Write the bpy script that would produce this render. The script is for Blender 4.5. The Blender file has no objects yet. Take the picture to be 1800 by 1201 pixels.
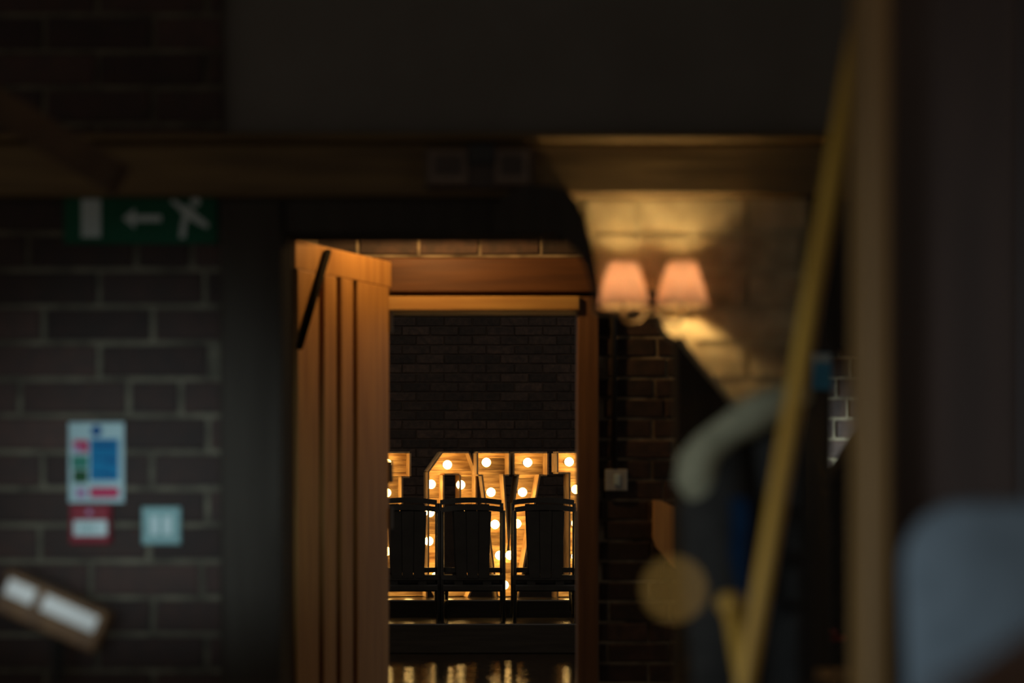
import bpy, bmesh, math, random
from mathutils import Vector, Matrix
random.seed(11)
scene = bpy.context.scene
C = scene.collection
# ------------------------------------------------------------------ camera, world, lights, exposure
F, HZ, EYE = 3400.0, 844.0, 1.2          # focal length in px of the 1800 px frame, horizon row, eye height
cam_d = bpy.data.cameras.new('camera'); cam = bpy.data.objects.new('camera', cam_d); C.objects.link(cam)
cam.location = (0, 0, EYE); cam.rotation_euler = (math.pi/2, 0, 0)
cam_d.sensor_width = 36; cam_d.lens = F/1800*36; cam_d.shift_y = (HZ-600.5)/1800
cam_d.clip_start = 0.05
cam_d.dof.use_dof = True; cam_d.dof.focus_distance = 13.9; cam_d.dof.aperture_fstop = 2.2
scene.camera = cam
w = bpy.data.worlds.new('world'); scene.world = w; w.use_nodes = True
w.node_tree.nodes['Background'].inputs[0].default_value = (0.215, 0.190, 0.160, 1)
w.node_tree.nodes['Background'].inputs[1].default_value = 1.0
scene.view_settings.view_transform = 'Standard'; scene.view_settings.look = 'None'
scene.view_settings.exposure = 0.0; scene.view_settings.gamma = 1.0
scene.view_settings.use_curve_mapping = False

def area_light(name, loc, aim, size, power, color, spread):
    l = bpy.data.lights.new(name, 'AREA'); l.shape = 'RECTANGLE'; l.size, l.size_y = size
    l.energy = power; l.color = color; l.spread = math.radians(spread)
    o = bpy.data.objects.new(name, l); C.objects.link(o); o.location = loc
    o.rotation_euler = (Vector(aim)-Vector(loc)).to_track_quat('-Z', 'Y').to_euler()
    return o
# daylight: a window in the side of the middle room; rear and left lights are added
area_light('added_cool_light_rear', (0.15, -1.15, 1.30), (-0.76, 4.0, 1.17), (0.25, 0.25), 0.56, (0.74, 0.94, 1.0), 11)  # unseen cool light added to brighten the left wall fittings
area_light('added_cool_light_left', (-1.7, 0.5, 1.25), (0.5, 1.95, 1.05), (0.5, 0.5), 1.3, (0.66, 0.86, 1.0), 36)  # unseen cool light added for the near chair and scarf
area_light('daylight_window_side', (2.55, 5.6, 1.25), (1.24, 7.16, 1.22), (0.4, 0.4), 1.6, (0.75, 0.95, 1.0), 16)

# ------------------------------------------------------------------ helpers
def P(px, py, d): return Vector(((px-900)*d/F, d, EYE-(py-HZ)*d/F))
def PX(px, d): return (px-900)*d/F
def PZ(py, d): return EYE-(py-HZ)*d/F

def link(name, verts, faces, mat, parent=None, smooth=False, loc=None):
    me = bpy.data.meshes.new(name); me.from_pydata([tuple(v) for v in verts], [], faces)
    bm = bmesh.new(); bm.from_mesh(me); bmesh.ops.recalc_face_normals(bm, faces=bm.faces); bm.to_mesh(me); bm.free()
    if mat: me.materials.append(mat)
    if smooth:
        for p in me.polygons: p.use_smooth = True
    o = bpy.data.objects.new(name, me); C.objects.link(o)
    if loc is not None: o.location = loc
    if parent: o.parent = parent
    return o
class MB:
    def __init__(s): s.v = []; s.f = []
    def add(s, v, f):
        b = len(s.v); s.v += [Vector(q) for q in v]; s.f += [tuple(i+b for i in q) for q in f]; return s
    def box(s, x0, x1, y0, y1, z0, z1, c=0.0):
        """box; c chamfers every edge of the four long sides seen from the front (-Y)"""
        if c <= 0:
            v = [(x, y, z) for y in (y0, y1) for (x, z) in ((x0, z0), (x1, z0), (x1, z1), (x0, z1))]
            return s.add(v, [(0,1,2,3), (7,6,5,4), (0,4,5,1), (1,5,6,2), (2,6,7,3), (3,7,4,0)])
        r = lambda i, y: [(x0+i, y, z0+i), (x1-i, y, z0+i), (x1-i, y, z1-i), (x0+i, y, z1-i)]
        v = r(c, y0)+r(0, y0+c)+r(0, y1-c)+r(c, y1)
        f = [(0,1,2,3), (15,14,13,12)]
        for k in range(3):
            for i in range(4):
                j = (i+1) % 4; f.append((k*4+i, k*4+4+i, k*4+4+j, k*4+j))
        return s.add(v, f)
    def prism(s, pts, y0, y1):
        """polygon in XZ extruded along Y"""
        n = len(pts); v = [(x, y0, z) for x, z in pts]+[(x, y1, z) for x, z in pts]
        f = [tuple(range(n)), tuple(reversed(range(n, 2*n)))]+[(i, n+i, n+(i+1) % n, (i+1) % n) for i in range(n)]
        return s.add(v, f)
    def slab(s, pts, z0, z1):
        n = len(pts); v = [(x, y, z0) for x, y in pts]+[(x, y, z1) for x, y in pts]
        f = [tuple(range(n)), tuple(reversed(range(n, 2*n)))]+[(i, n+i, n+(i+1) % n, (i+1) % n) for i in range(n)]
        return s.add(v, f)
    def tube(s, pts, rad, n=10, sx=1.0):
        pts = [Vector(p) for p in pts]
        rr = rad if isinstance(rad, (list, tuple)) else [rad]*len(pts)
        v = []; f = []
        for i, p in enumerate(pts):
            t = (pts[min(i+1, len(pts)-1)]-pts[max(i-1, 0)]).normalized()
            a = Vector((0, 1, 0)) if abs(t.y) < 0.9 else Vector((1, 0, 0))
            u = t.cross(a).normalized(); q = t.cross(u)
            for k in range(n):
                an = 2*math.pi*k/n; v.append(p+(u*math.cos(an)*sx+q*math.sin(an))*rr[i])
        for i in range(len(pts)-1):
            for k in range(n):
                j = (k+1) % n; f.append((i*n+k, i*n+j, (i+1)*n+j, (i+1)*n+k))
        f.append(tuple(range(n))); f.append(tuple(range((len(pts)-1)*n, len(pts)*n))[::-1])
        return s.add(v, f)
    def lathe(s, prof, n=24, c=(0, 0, 0), closed=False):
        """profile of (r, z) turned about Z through c"""
        c = Vector(c); v = []; f = []
        for r, z in prof:
            for k in range(n):
                a = 2*math.pi*k/n; v.append(c+Vector((r*math.cos(a), r*math.sin(a), z)))
        m = len(prof)
        for i in range(m-1 if not closed else m):
            i2 = (i+1) % m
            for k in range(n):
                j = (k+1) % n; f.append((i*n+k, i*n+j, i2*n+j, i2*n+k))
        if not closed:
            f.append(tuple(range(n))[::-1]); f.append(tuple(range((m-1)*n, m*n)))
        return s.add(v, f)
    def xf(s, m): s.v = [m @ q for q in s.v]; return s
    def build(s, name, mat, parent=None, smooth=False, loc=None): return link(name, s.v, s.f, mat, parent, smooth, loc)

def tag(o, label, cat, group=None):
    o['label'] = label; o['category'] = cat
    if group: o['group'] = group
    return o
def struct(o, label=None):
    o['kind'] = 'structure'
    if label: o['label'] = label
    return o
def thing(name, label, cat, loc=(0, 0, 0), rz=0, group=None):
    o = bpy.data.objects.new(name, None); C.objects.link(o); o.empty_display_size = 0.05
    o.location = loc; o.rotation_euler = (0, 0, rz); return tag(o, label, cat, group)
def set_empty(name, loc=(0, 0, 0), label=None):
    o = bpy.data.objects.new(name, None); C.objects.link(o); o.location = loc; return struct(o, label)

# ------------------------------------------------------------------ materials
def mat(name, col, col2=None, rough=0.6, scale=8.0, stretch=(1, 1, 1), bump=0.0, metal=0.0, spec=0.5,
        emit=None, strength=0.0, rand=0.0, detail=4.0, coat=0.0, bdist=0.01, trans=0.0):
    m = bpy.data.materials.new(name); m.use_nodes = True
    nt = m.node_tree; N = nt.nodes; L = nt.links; b = N['Principled BSDF']
    b.inputs['Roughness'].default_value = rough; b.inputs['Metallic'].default_value = metal
    b.inputs['Specular IOR Level'].default_value = spec; b.inputs['Coat Weight'].default_value = coat
    c2 = col2 or tuple(x*0.7 for x in col)
    tc = N.new('ShaderNodeTexCoord'); mp = N.new('ShaderNodeMapping'); mp.inputs['Scale'].default_value = stretch
    no = N.new('ShaderNodeTexNoise'); no.inputs['Scale'].default_value = scale; no.inputs['Detail'].default_value = detail
    ra = N.new('ShaderNodeValToRGB'); ra.color_ramp.elements[0].position = 0.35; ra.color_ramp.elements[1].position = 0.68
    ra.color_ramp.elements[0].color = (*c2, 1); ra.color_ramp.elements[1].color = (*col, 1)
    L.new(tc.outputs['Object'], mp.inputs['Vector'])
    oi = N.new('ShaderNodeObjectInfo')
    ad = N.new('ShaderNodeVectorMath'); ad.operation = 'ADD'
    sc = N.new('ShaderNodeVectorMath'); sc.operation = 'SCALE'; sc.inputs[0].default_value = (7.1, 3.3, 5.7)
    L.new(oi.outputs['Random'], sc.inputs['Scale']); L.new(mp.outputs['Vector'], ad.inputs[0]); L.new(sc.outputs['Vector'], ad.inputs[1])
    L.new(ad.outputs['Vector'], no.inputs['Vector']); L.new(no.outputs['Fac'], ra.inputs['Fac'])
    out = ra.outputs['Color']
    if rand:
        hv = N.new('ShaderNodeHueSaturation'); mr = N.new('ShaderNodeMapRange')
        mr.inputs['To Min'].default_value = 1-rand; mr.inputs['To Max'].default_value = 1+rand
        L.new(oi.outputs['Random'], mr.inputs['Value']); L.new(mr.outputs['Result'], hv.inputs['Value'])
        L.new(out, hv.inputs['Color']); out = hv.outputs['Color']
    L.new(out, b.inputs['Base Color'])
    if bump:
        bp = N.new('ShaderNodeBump'); bp.inputs['Strength'].default_value = bump; bp.inputs['Distance'].default_value = bdist
        L.new(no.outputs['Fac'], bp.inputs['Height']); L.new(bp.outputs['Normal'], b.inputs['Normal'])
    if emit:
        b.inputs['Emission Color'].default_value = (*emit, 1); b.inputs['Emission Strength'].default_value = strength
    if trans: b.inputs['Transmission Weight'].default_value = trans
    return m
M = {}
M['brick1'] = mat('brick_near', (0.047, 0.024, 0.019), (0.033, 0.020, 0.017), 0.85, 30, bump=0.5, rand=0.45, bdist=0.004)
M['mortar1'] = mat('mortar_near', (0.150, 0.132, 0.094), (0.060, 0.052, 0.038), 0.95, 18, bump=0.5, bdist=0.004)
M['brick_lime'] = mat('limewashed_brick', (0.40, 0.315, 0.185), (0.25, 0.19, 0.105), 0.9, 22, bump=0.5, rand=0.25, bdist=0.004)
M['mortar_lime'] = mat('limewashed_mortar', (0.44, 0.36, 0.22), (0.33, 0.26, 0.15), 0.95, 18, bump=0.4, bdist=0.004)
M['brick2'] = mat('brick_middle', (0.048, 0.025, 0.017), (0.022, 0.013, 0.010), 0.8, 26, bump=0.6, rand=0.5, bdist=0.005)
M['mortar2'] = mat('mortar_middle', (0.36, 0.29, 0.19), (0.06, 0.045, 0.03), 0.95, 9, bump=0.6, bdist=0.006)
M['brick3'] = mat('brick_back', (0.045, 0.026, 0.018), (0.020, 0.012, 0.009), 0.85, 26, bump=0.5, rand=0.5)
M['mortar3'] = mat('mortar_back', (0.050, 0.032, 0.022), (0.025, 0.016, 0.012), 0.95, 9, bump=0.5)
M['plaster'] = mat('dark_plaster', (0.15, 0.135, 0.12), (0.13, 0.115, 0.10), 0.95, 5, bump=0.2)
M['timber_dark'] = mat('dark_timber', (0.050, 0.042, 0.034), (0.038, 0.031, 0.025), 0.9, 5, (6, 6, 0.6), bump=0.3, spec=0.25)
M['timber_black'] = mat('blackened_timber', (0.055, 0.046, 0.037), (0.040, 0.033, 0.027), 0.95, 5, (6, 6, 0.6), bump=0.3, spec=0.1)
M['timber_beam'] = mat('brown_beam', (0.175, 0.110, 0.046), (0.100, 0.062, 0.028), 0.7, 5, (0.6, 6, 8), bump=0.3, spec=0.3)
M['timber_brace'] = mat('brown_brace', (0.10, 0.055, 0.025), (0.05, 0.026, 0.013), 0.7, 5, (2, 6, 2), bump=0.3, spec=0.3)
M['door'] = mat('door_oak', (0.44, 0.225, 0.062), (0.33, 0.155, 0.040), 0.45, 4, (9, 9, 0.7), bump=0.12, spec=0.4)
M['frame_red'] = mat('frame_redwood', (0.115, 0.046, 0.014), (0.075, 0.029, 0.010), 0.5, 4, (0.7, 8, 10), bump=0.1, spec=0.4)
M['frame_pine'] = mat('frame_pine', (0.46, 0.27, 0.080), (0.36, 0.19, 0.055), 0.5, 4, (0.7, 8, 10), bump=0.1, spec=0.4)
M['jamb'] = mat('jamb_wood', (0.17, 0.082, 0.032), (0.11, 0.050, 0.020), 0.55, 4, (10, 8, 0.6), bump=0.1, spec=0.4)
M['pole'] = mat('pale_pole_wood', (0.74, 0.40, 0.060), (0.56, 0.28, 0.040), 0.55, 5, (8, 8, 0.5), bump=0.1)
M['post_tan'] = mat('tan_post_wood', (0.23, 0.115, 0.030), (0.17, 0.082, 0.022), 0.6, 5, (8, 8, 0.5), bump=0.1)
M['panel'] = mat('brown_panelling', (0.060, 0.033, 0.024), (0.036, 0.020, 0.015), 0.6, 4, (7, 7, 0.5), bump=0.1)
M['oak_orange'] = mat('counter_oak', (0.34, 0.145, 0.040), (0.22, 0.090, 0.026), 0.4, 5, (7, 0.6, 7), bump=0.1)
M['tray'] = mat('tray_wood', (0.20, 0.095, 0.030), (0.13, 0.058, 0.018), 0.5, 5, (7, 7, 0.6), bump=0.1)
M['matte_black'] = mat('shadow_bar_black', (0.012, 0.010, 0.008), (0.009, 0.008, 0.006), 1.0, 20, spec=0.05)
M['lit_wedge'] = mat('lit_face_pine', (0.72, 0.40, 0.14), (0.58, 0.30, 0.10), 0.6, 5, (8, 8, 0.6), bump=0.1)
M['black'] = mat('black_lacquer', (0.030, 0.027, 0.024), (0.022, 0.020, 0.018), 0.38, 12, spec=0.35)
M['blackcloth'] = mat('black_cloth', (0.065, 0.060, 0.054), (0.045, 0.042, 0.038), 0.95, 60, bump=0.2, spec=0.1)
M['blackmetal'] = mat('black_metal', (0.018, 0.016, 0.014), (0.012, 0.011, 0.010), 0.5, 20)
M['stage'] = mat('stage_board', (0.034, 0.028, 0.022), (0.024, 0.020, 0.016), 0.22, 6, (0.4, 6, 6), bump=0.08, spec=0.5)
M['letterwood'] = mat('letter_plank', (0.58, 0.39, 0.18), (0.24, 0.13, 0.05), 0.7, 5, (1.2, 5, 9), bump=0.25, rand=0.55, bdist=0.004)
M['letterside'] = mat('letter_side', (0.55, 0.36, 0.17), (0.32, 0.19, 0.08), 0.7, 5, (5, 5, 1.5), bump=0.25, rand=0.2, bdist=0.004)
M['bulb'] = mat('lit_bulb', (1, 0.9, 0.7), (1, 0.9, 0.7), 0.3, 4, emit=(1.0, 0.62, 0.19), strength=14.0)
M['sconce_bulb'] = mat('lit_candle_bulb', (1, 0.9, 0.7), (1, 0.9, 0.7), 0.3, 4, emit=(1.0, 0.72, 0.31), strength=430.0)
M['pendant_bulb'] = mat('lit_pendant_bulb', (1, 0.9, 0.7), (1, 0.9, 0.7), 0.3, 4, emit=(1.0, 0.56, 0.20), strength=350.0)
M['fairy'] = mat('fairy_glow', (1, 0.8, 0.4), (1, 0.8, 0.4), 0.3, 4, emit=(1.0, 0.56, 0.11), strength=0.72)
M['brass'] = mat('aged_brass', (0.45, 0.26, 0.10), (0.30, 0.17, 0.06), 0.35, 20, metal=1.0)
M['bronze'] = mat('dark_bronze', (0.05, 0.035, 0.02), (0.03, 0.02, 0.012), 0.45, 20, metal=0.6)
M['steel'] = mat('brushed_steel', (0.42, 0.42, 0.40), (0.34, 0.34, 0.32), 0.45, 30, (1, 1, 20), metal=0.3)
M['switch'] = mat('switch_plate', (0.17, 0.33, 0.34), (0.15, 0.29, 0.30), 0.4, 30)
M['white'] = mat('white_plastic', (0.46, 0.58, 0.60), (0.42, 0.54, 0.56), 0.4, 20)
M['paper'] = mat('white_paper', (0.36, 0.50, 0.53), (0.33, 0.46, 0.49), 0.7, 20, spec=0.1)
M['card'] = mat('bright_card', (0.95, 0.93, 0.90), (0.92, 0.90, 0.88), 0.6, 20)
M['red'] = mat('call_red', (0.22, 0.020, 0.034), (0.18, 0.016, 0.028), 0.5, 20, spec=0.2)
M['redprint'] = mat('print_red', (0.45, 0.035, 0.10), (0.40, 0.03, 0.09), 0.6, 20, spec=0.1)
M['violetprint'] = mat('print_violet', (0.36, 0.22, 0.36), (0.32, 0.19, 0.33), 0.6, 20, spec=0.1)
M['blueprint'] = mat('print_blue', (0.010, 0.17, 0.36), (0.008, 0.14, 0.31), 0.6, 20, spec=0.1)
M['bluedark'] = mat('print_blue_dark', (0.008, 0.07, 0.22), (0.008, 0.07, 0.20), 0.6, 20, spec=0.1)
M['greenprint'] = mat('print_green', (0.04, 0.20, 0.15), (0.035, 0.17, 0.13), 0.6, 20, spec=0.1)
M['greendark'] = mat('print_green_dark', (0.02, 0.07, 0.03), (0.02, 0.07, 0.03), 0.6, 20, spec=0.1)
M['signgreen'] = mat('sign_green', (0.007, 0.080, 0.042), (0.006, 0.070, 0.036), 0.5, 20, spec=0.1)
M['signwhite'] = mat('sign_white', (0.42, 0.48, 0.47), (0.38, 0.44, 0.43), 0.6, 20)
M['scarf'] = mat('grey_green_wool', (0.62, 0.58, 0.38), (0.42, 0.40, 0.26), 0.95, 40, bump=0.5, spec=0.1)
M['navy'] = mat('navy_cloth', (0.012, 0.045, 0.105), (0.008, 0.030, 0.075), 0.9, 40, bump=0.3, spec=0.1)
M['bluepl'] = mat('blue_plastic', (0.05, 0.28, 0.46), (0.04, 0.22, 0.38), 0.4, 20)
M['bluegrey'] = mat('blue_grey_fabric', (0.145, 0.165, 0.180), (0.12, 0.137, 0.15), 0.9, 30, bump=0.2, spec=0.2)
M['redtag'] = mat('red_tag', (0.30, 0.05, 0.03), (0.22, 0.035, 0.02), 0.5, 20)
M['lens'] = mat('lamp_lens', (0.13, 0.075, 0.040), (0.10, 0.055, 0.030), 0.3, 20)
M['housing'] = mat('lamp_housing', (0.050, 0.026, 0.016), (0.040, 0.022, 0.014), 0.5, 20)

def shade_material():
    m = bpy.data.materials.new('fabric_shade'); m.use_nodes = True; nt = m.node_tree; N = nt.nodes; L = nt.links
    N.remove(N['Principled BSDF']); out = N['Material Output']
    no = N.new('ShaderNodeTexNoise'); no.inputs['Scale'].default_value = 90
    ra = N.new('ShaderNodeValToRGB'); ra.color_ramp.elements[0].color = (0.84, 0.64, 0.60, 1); ra.color_ramp.elements[1].color = (0.92, 0.72, 0.68, 1)
    L.new(no.outputs['Fac'], ra.inputs['Fac'])
    t = N.new('ShaderNodeBsdfTranslucent'); d = N.new('ShaderNodeBsdfDiffuse'); mx = N.new('ShaderNodeMixShader'); mx.inputs['Fac'].default_value = 0.24
    L.new(ra.outputs['Color'], t.inputs['Color']); d.inputs['Color'].default_value = (0.58, 0.43, 0.27, 1)
    L.new(d.outputs[0], mx.inputs[1]); L.new(t.outputs[0], mx.inputs[2]); L.new(mx.outputs[0], out.inputs['Surface'])
    return m
M['shade'] = shade_material()

def floor_material():
    m = bpy.data.materials.new('polished_dark_floor'); m.use_nodes = True; nt = m.node_tree; N = nt.nodes; L = nt.links; b = N['Principled BSDF']
    tc = N.new('ShaderNodeTexCoord')
    mp = N.new('ShaderNodeMapping'); mp.inputs['Scale'].default_value = (3.0, 22.0, 1)
    no = N.new('ShaderNodeTexNoise'); no.inputs['Scale'].default_value = 2.6; no.inputs['Detail'].default_value = 3
    L.new(tc.outputs['Object'], mp.inputs['Vector']); L.new(mp.outputs['Vector'], no.inputs['Vector'])
    bp = N.new('ShaderNodeBump'); bp.inputs['Strength'].default_value = 0.6; bp.inputs['Distance'].default_value = 0.006
    L.new(no.outputs['Fac'], bp.inputs['Height']); L.new(bp.outputs['Normal'], b.inputs['Normal'])
    mp2 = N.new('ShaderNodeMapping'); mp2.inputs['Scale'].default_value = (9, 0.6, 1)
    n2 = N.new('ShaderNodeTexNoise'); n2.inputs['Scale'].default_value = 4; L.new(tc.outputs['Object'], mp2.inputs['Vector']); L.new(mp2.outputs['Vector'], n2.inputs['Vector'])
    ra = N.new('ShaderNodeValToRGB'); ra.color_ramp.elements[0].color = (0.018, 0.011, 0.007, 1); ra.color_ramp.elements[1].color = (0.045, 0.028, 0.015, 1)
    L.new(n2.outputs['Fac'], ra.inputs['Fac']); L.new(ra.outputs['Color'], b.inputs['Base Color'])
    b.inputs['Roughness'].default_value = 0.07; b.inputs['Specular IOR Level'].default_value = 0.9; b.inputs['IOR'].default_value = 1.7
    return m
M['floor'] = floor_material()

# ------------------------------------------------------------------ bricks
_bm = {}
def brick_mesh(l, h, dep, m, var):
    k = (round(l, 4), round(h, 4), dep, m.name, var)
    if k not in _bm:
        rr = random.Random(hash((round(l*1e4), var)) & 0xffff)
        b = MB(); b.box(-l/2, l/2, 0, dep, -h/2, h/2)
        c = 0.004; v = []; j = lambda a=0.0022: rr.uniform(-a, a)
        q = [(-l/2, -h/2), (l/2, -h/2), (l/2, h/2), (-l/2, h/2)]
        for (x, z) in q: v.append((x, dep, z))
        for (x, z) in q: v.append((x+j(.001), c, z+j(.001)))
        for (x, z) in q: v.append((x-math.copysign(c, x)+j(.001), j(.0012), z-math.copysign(c, z)+j(.001)))
        f = [(8,9,10,11)]
        for r in (0, 4):
            for i in range(4):
                jn = (i+1) % 4; f.append((r+i, r+4+i, r+4+jn, r+jn))
        me = bpy.data.meshes.new('brick'); me.from_pydata(v, [], f)
        bmm = bmesh.new(); bmm.from_mesh(me); bmesh.ops.recalc_face_normals(bmm, faces=bmm.faces)
        n = sum((fc.normal.y for fc in bmm.faces if abs(fc.normal.y) > .9), 0.0)
        if n > 0: bmesh.ops.reverse_faces(bmm, faces=bmm.faces)
        bmm.to_mesh(me); bmm.free(); me.materials.append(m); _bm[k] = me
    return _bm[k]
def lay(parent, x0, x1, z0, z1, y, joints, zline, m, pitch=0.0753, gap=0.011, prot=0.007, skip=None, blen=0.225):
    """courses of bricks between x0..x1 and z0..z1 with fronts at depth y; joints(k) gives the offset of one joint in course k
    or a list of joints"""
    k0 = math.floor((z0-zline)/pitch); k1 = math.ceil((z1-zline)/pitch)
    for k in range(k0, k1):
        zb, zt = zline+k*pitch+gap/2, zline+(k+1)*pitch-gap/2
        zb, zt = max(zb, z0), min(zt, z1)
        if zt-zb < 0.02: continue
        js = joints(k)
        if not isinstance(js, list):
            o = js; n0 = math.floor((x0-o)/blen); js = [o+i*blen for i in range(n0, n0+int((x1-x0)/blen)+3)]
        else:
            js = sorted(js)
            while js[0] > x0: js.insert(0, js[0]-blen)
            while js[-1] < x1: js.append(js[-1]+blen)
        for a, c in zip(js, js[1:]):
            a2, c2 = max(a+gap/2, x0), min(c-gap/2, x1)
            if c2-a2 < 0.02: continue
            if skip and skip((a2+c2)/2, (zb+zt)/2): continue
            o = bpy.data.objects.new('brick', brick_mesh(c2-a2, zt-zb, 0.03, m, random.randrange(4))); C.objects.link(o)
            o.parent = parent; o.location = ((a2+c2)/2, y-prot+random.uniform(-0.0015, 0.0015), (zb+zt)/2)
            o.rotation_euler = (random.uniform(-.004, .004), random.uniform(-.006, .006), random.uniform(-.004, .004))

# ================================================================== SETTING
D1, D2, DB = 4.0, 7.16, 15.5
fl = struct(MB().slab([(-4, -1.6), (4, -1.6), (4, 16), (-4, 16)], -0.06, 0.0).build('floor', M['floor']), 'dark polished floor mirroring the lit letters')
struct(MB().box(-4, 4, -1.6, D2+0.2, 2.75, 2.83).build('ceiling', M['plaster']), 'dark plain ceiling')

# near wall, left of the opening
xl = PX(390, D1)
wl = struct(MB().box(-3.2, xl, D1, D1+0.2, 0, 2.75).build('wall_left', M['mortar1']), 'near brick wall left of the opening')
near_j = {0: [267], 1: [172, 367], 2: [227, 318], 3: [175, 370], 4: [269], 5: [175, 360], 6: [240, 337], -1: [170, 365], -2: [262], -3: [160, 355]}
def j_left(k):
    if k in near_j: return [PX(p, D1) for p in near_j[k]]
    return PX(172 if k % 2 else 270, D1)
lay(wl, -1.72, xl, 0.0, 2.70, D1, j_left, PZ(859, D1), M['brick1'])
# near wall above the opening
struct(MB().box(xl, 3.2, D1+0.02, D1+0.2, PZ(245, D1), 2.75).build('wall_top', M['plaster']), 'dark wall above the beam')
beam = MB().box(PX(-200, D1), PX(1490, D1), D1-0.045, D1+0.15, PZ(350, D1), PZ(258, D1), 0.006).build('trim_1', M['timber_beam']); struct(beam, 'brown timber beam above the opening')
struct(MB().box(PX(-200, D1), PX(1500, D1), D1-0.075, D1+0.15, PZ(257, D1), PZ(244, D1), 0.004).build('trim_2', M['timber_beam']), 'thin moulding along the top of the beam')
struct(MB().box(PX(500, D1), PX(1000, D1), D1-0.02, D1+0.15, PZ(412, D1), PZ(351, D1), 0.005).build('trim_3', M['timber_dark']), 'dark lintel over the opening')
struct(MB().box(xl, PX(498, D1), D1-0.03, D1+0.17, 0, PZ(351, D1), 0.008).build('trim_4', M['timber_dark']), 'dark timber post left of the opening')
# arched dark piece standing in for a reflected silhouette, right corner of the opening
ar = [(864, 412), (868, 372), (888, 345), (920, 332), (960, 328), (992, 336), (1014, 358), (1030, 395), (1041, 440), (1049, 490), (1056, 545),
      (1046, 545), (1040, 505), (1030, 470), (1012, 438), (985, 414)]
struct(MB().prism([(PX(a, D1-.06), PZ(b, D1-.06)) for a, b in ar], D1-0.085, D1-0.046).build('trim_5', M['timber_black']), 'dark arched shape standing in for a reflected head silhouette beside the wall lamp')
# near wall, brick panel carrying the wall lamp
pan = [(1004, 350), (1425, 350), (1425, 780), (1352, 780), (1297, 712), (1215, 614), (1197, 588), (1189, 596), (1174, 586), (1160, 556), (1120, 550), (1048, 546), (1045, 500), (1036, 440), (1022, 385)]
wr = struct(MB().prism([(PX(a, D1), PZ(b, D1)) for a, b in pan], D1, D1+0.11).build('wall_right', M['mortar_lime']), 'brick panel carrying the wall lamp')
def half_plane(poly_, ax, az, nx, nz):
    out = []
    for i in range(len(poly_)):
        a, b = poly_[i], poly_[(i+1) % len(poly_)]
        da, db = (a[0]-ax)*nx+(a[1]-az)*nz, (b[0]-ax)*nx+(b[1]-az)*nz
        if da >= 0: out.append(a)
        if (da >= 0) != (db >= 0):
            t = da/(da-db); out.append((a[0]+(b[0]-a[0])*t, a[1]+(b[1]-a[1])*t))
    return out
def j_right(k): return PX(1312 if k % 2 == 0 else 1215, D1)
zl, pt = PZ(668, D1), 0.0753
qa, qb = (PX(1178, D1), PZ(571, D1)), (PX(1352, D1), PZ(780, D1)); qn = (-(qb[1]-qa[1]), qb[0]-qa[0])
for k in range(-2, 6):
    x = j_right(k)-3*0.225; z0_ = zl+k*pt
    while x < PX(1424, D1):
        x0, x1 = max(x+0.0055, PX(1049 if z0_ < PZ(440, D1) else 1030, D1)), min(x+0.2195, PX(1424, D1)); z0, z1 = zl+k*pt+0.0055, min(zl+(k+1)*pt-0.0055, PZ(351, D1))
        x += 0.225
        if x1-x0 < 0.02 or z1-z0 < 0.02: continue
        q = half_plane([(x0, z0), (x1, z0), (x1, z1), (x0, z1)], qa[0], qa[1], qn[0], qn[1])
        if len(q) > 2: q = half_plane(q, 0, PZ(548, D1), 0, 1) if (x0+x1)/2 < PX(1160, D1) else q
        if len(q) > 2 and abs(sum(q[i][0]*q[(i+1) % len(q)][1]-q[(i+1) % len(q)][0]*q[i][1] for i in range(len(q)))) > 4e-4:
            ox, oz = q[0]
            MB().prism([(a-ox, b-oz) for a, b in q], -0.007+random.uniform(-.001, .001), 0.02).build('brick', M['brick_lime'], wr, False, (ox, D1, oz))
struct(MB().box(PX(1190, 4.3), PX(1302, 4.3), 4.3, 4.42, 0, PZ(530, 4.3), 0.008).build('trim_7', M['timber_black']), 'dark timber post under the lamp panel')
struct(MB().box(PX(1420, D1), PX(1459, D1), D1-0.02, D1+0.12, 0, PZ(351, D1), 0.006).build('trim_8', M['timber_dark']), 'dark timber post right of the lamp panel')
struct(MB().box(PX(1459, D1), 1.6, D1, D1+0.1, PZ(612, D1), PZ(244, D1), 0.004).build('trim_9', M['timber_dark']), 'dark boards added where the wall falls into shade under the beam')  # dark boards added in place of shade on the wall
# diagonal timber high on the left
a, b = P(-40, 165, 3.3), P(212, 318, 3.3); dv = (b-a).normalized(); nv = Vector((-dv.z, 0, dv.x))*0.028
bp_ = [a+nv, b+nv, b-nv, a-nv]
struct(MB().prism([(q.x, q.z) for q in bp_], 3.24, 3.32).build('trim_10', M['timber_brace']), 'diagonal timber brace high on the left')

# middle wall with the doorway
xj0, xj1, xw = PX(675, D2), PX(1015, D2), PX(1052, D2)
zh = PZ(452, D2)
wm = set_empty('wall_middle', (0, 0, 0), 'brick wall with the doorway')
MB().box(-3.4, PX(640, D2), D2, D2+0.22, 0, 2.75).build('left_masonry', M['mortar2'], wm)
MB().box(xw, 3.4, D2, D2+0.22, 0, 2.75).build('right_masonry', M['mortar2'], wm)
MB().box(PX(640, D2), xw, D2, D2+0.22, zh, 2.75).build('upper_masonry', M['mortar2'], wm)
jm = {}
def j_mid(k):
    if k not in jm: jm[k] = PX(1066 if k % 2 else 1146, D2)+random.uniform(-.02, .02)
    return jm[k]
lay(wm, xw+0.004, PX(1545, D2), 0.12, 2.02, D2, j_mid, PZ(843.6, D2), M['brick2'])
lay(wm, PX(560, D2), PX(1190, D2), zh+0.002, 2.33, D2, j_mid, PZ(843.6, D2), M['brick2'])
lay(wm, PX(470, D2), PX(640, D2)-0.004, 0.12, 2.02, D2, j_mid, PZ(843.6, D2), M['brick2'])
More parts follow.
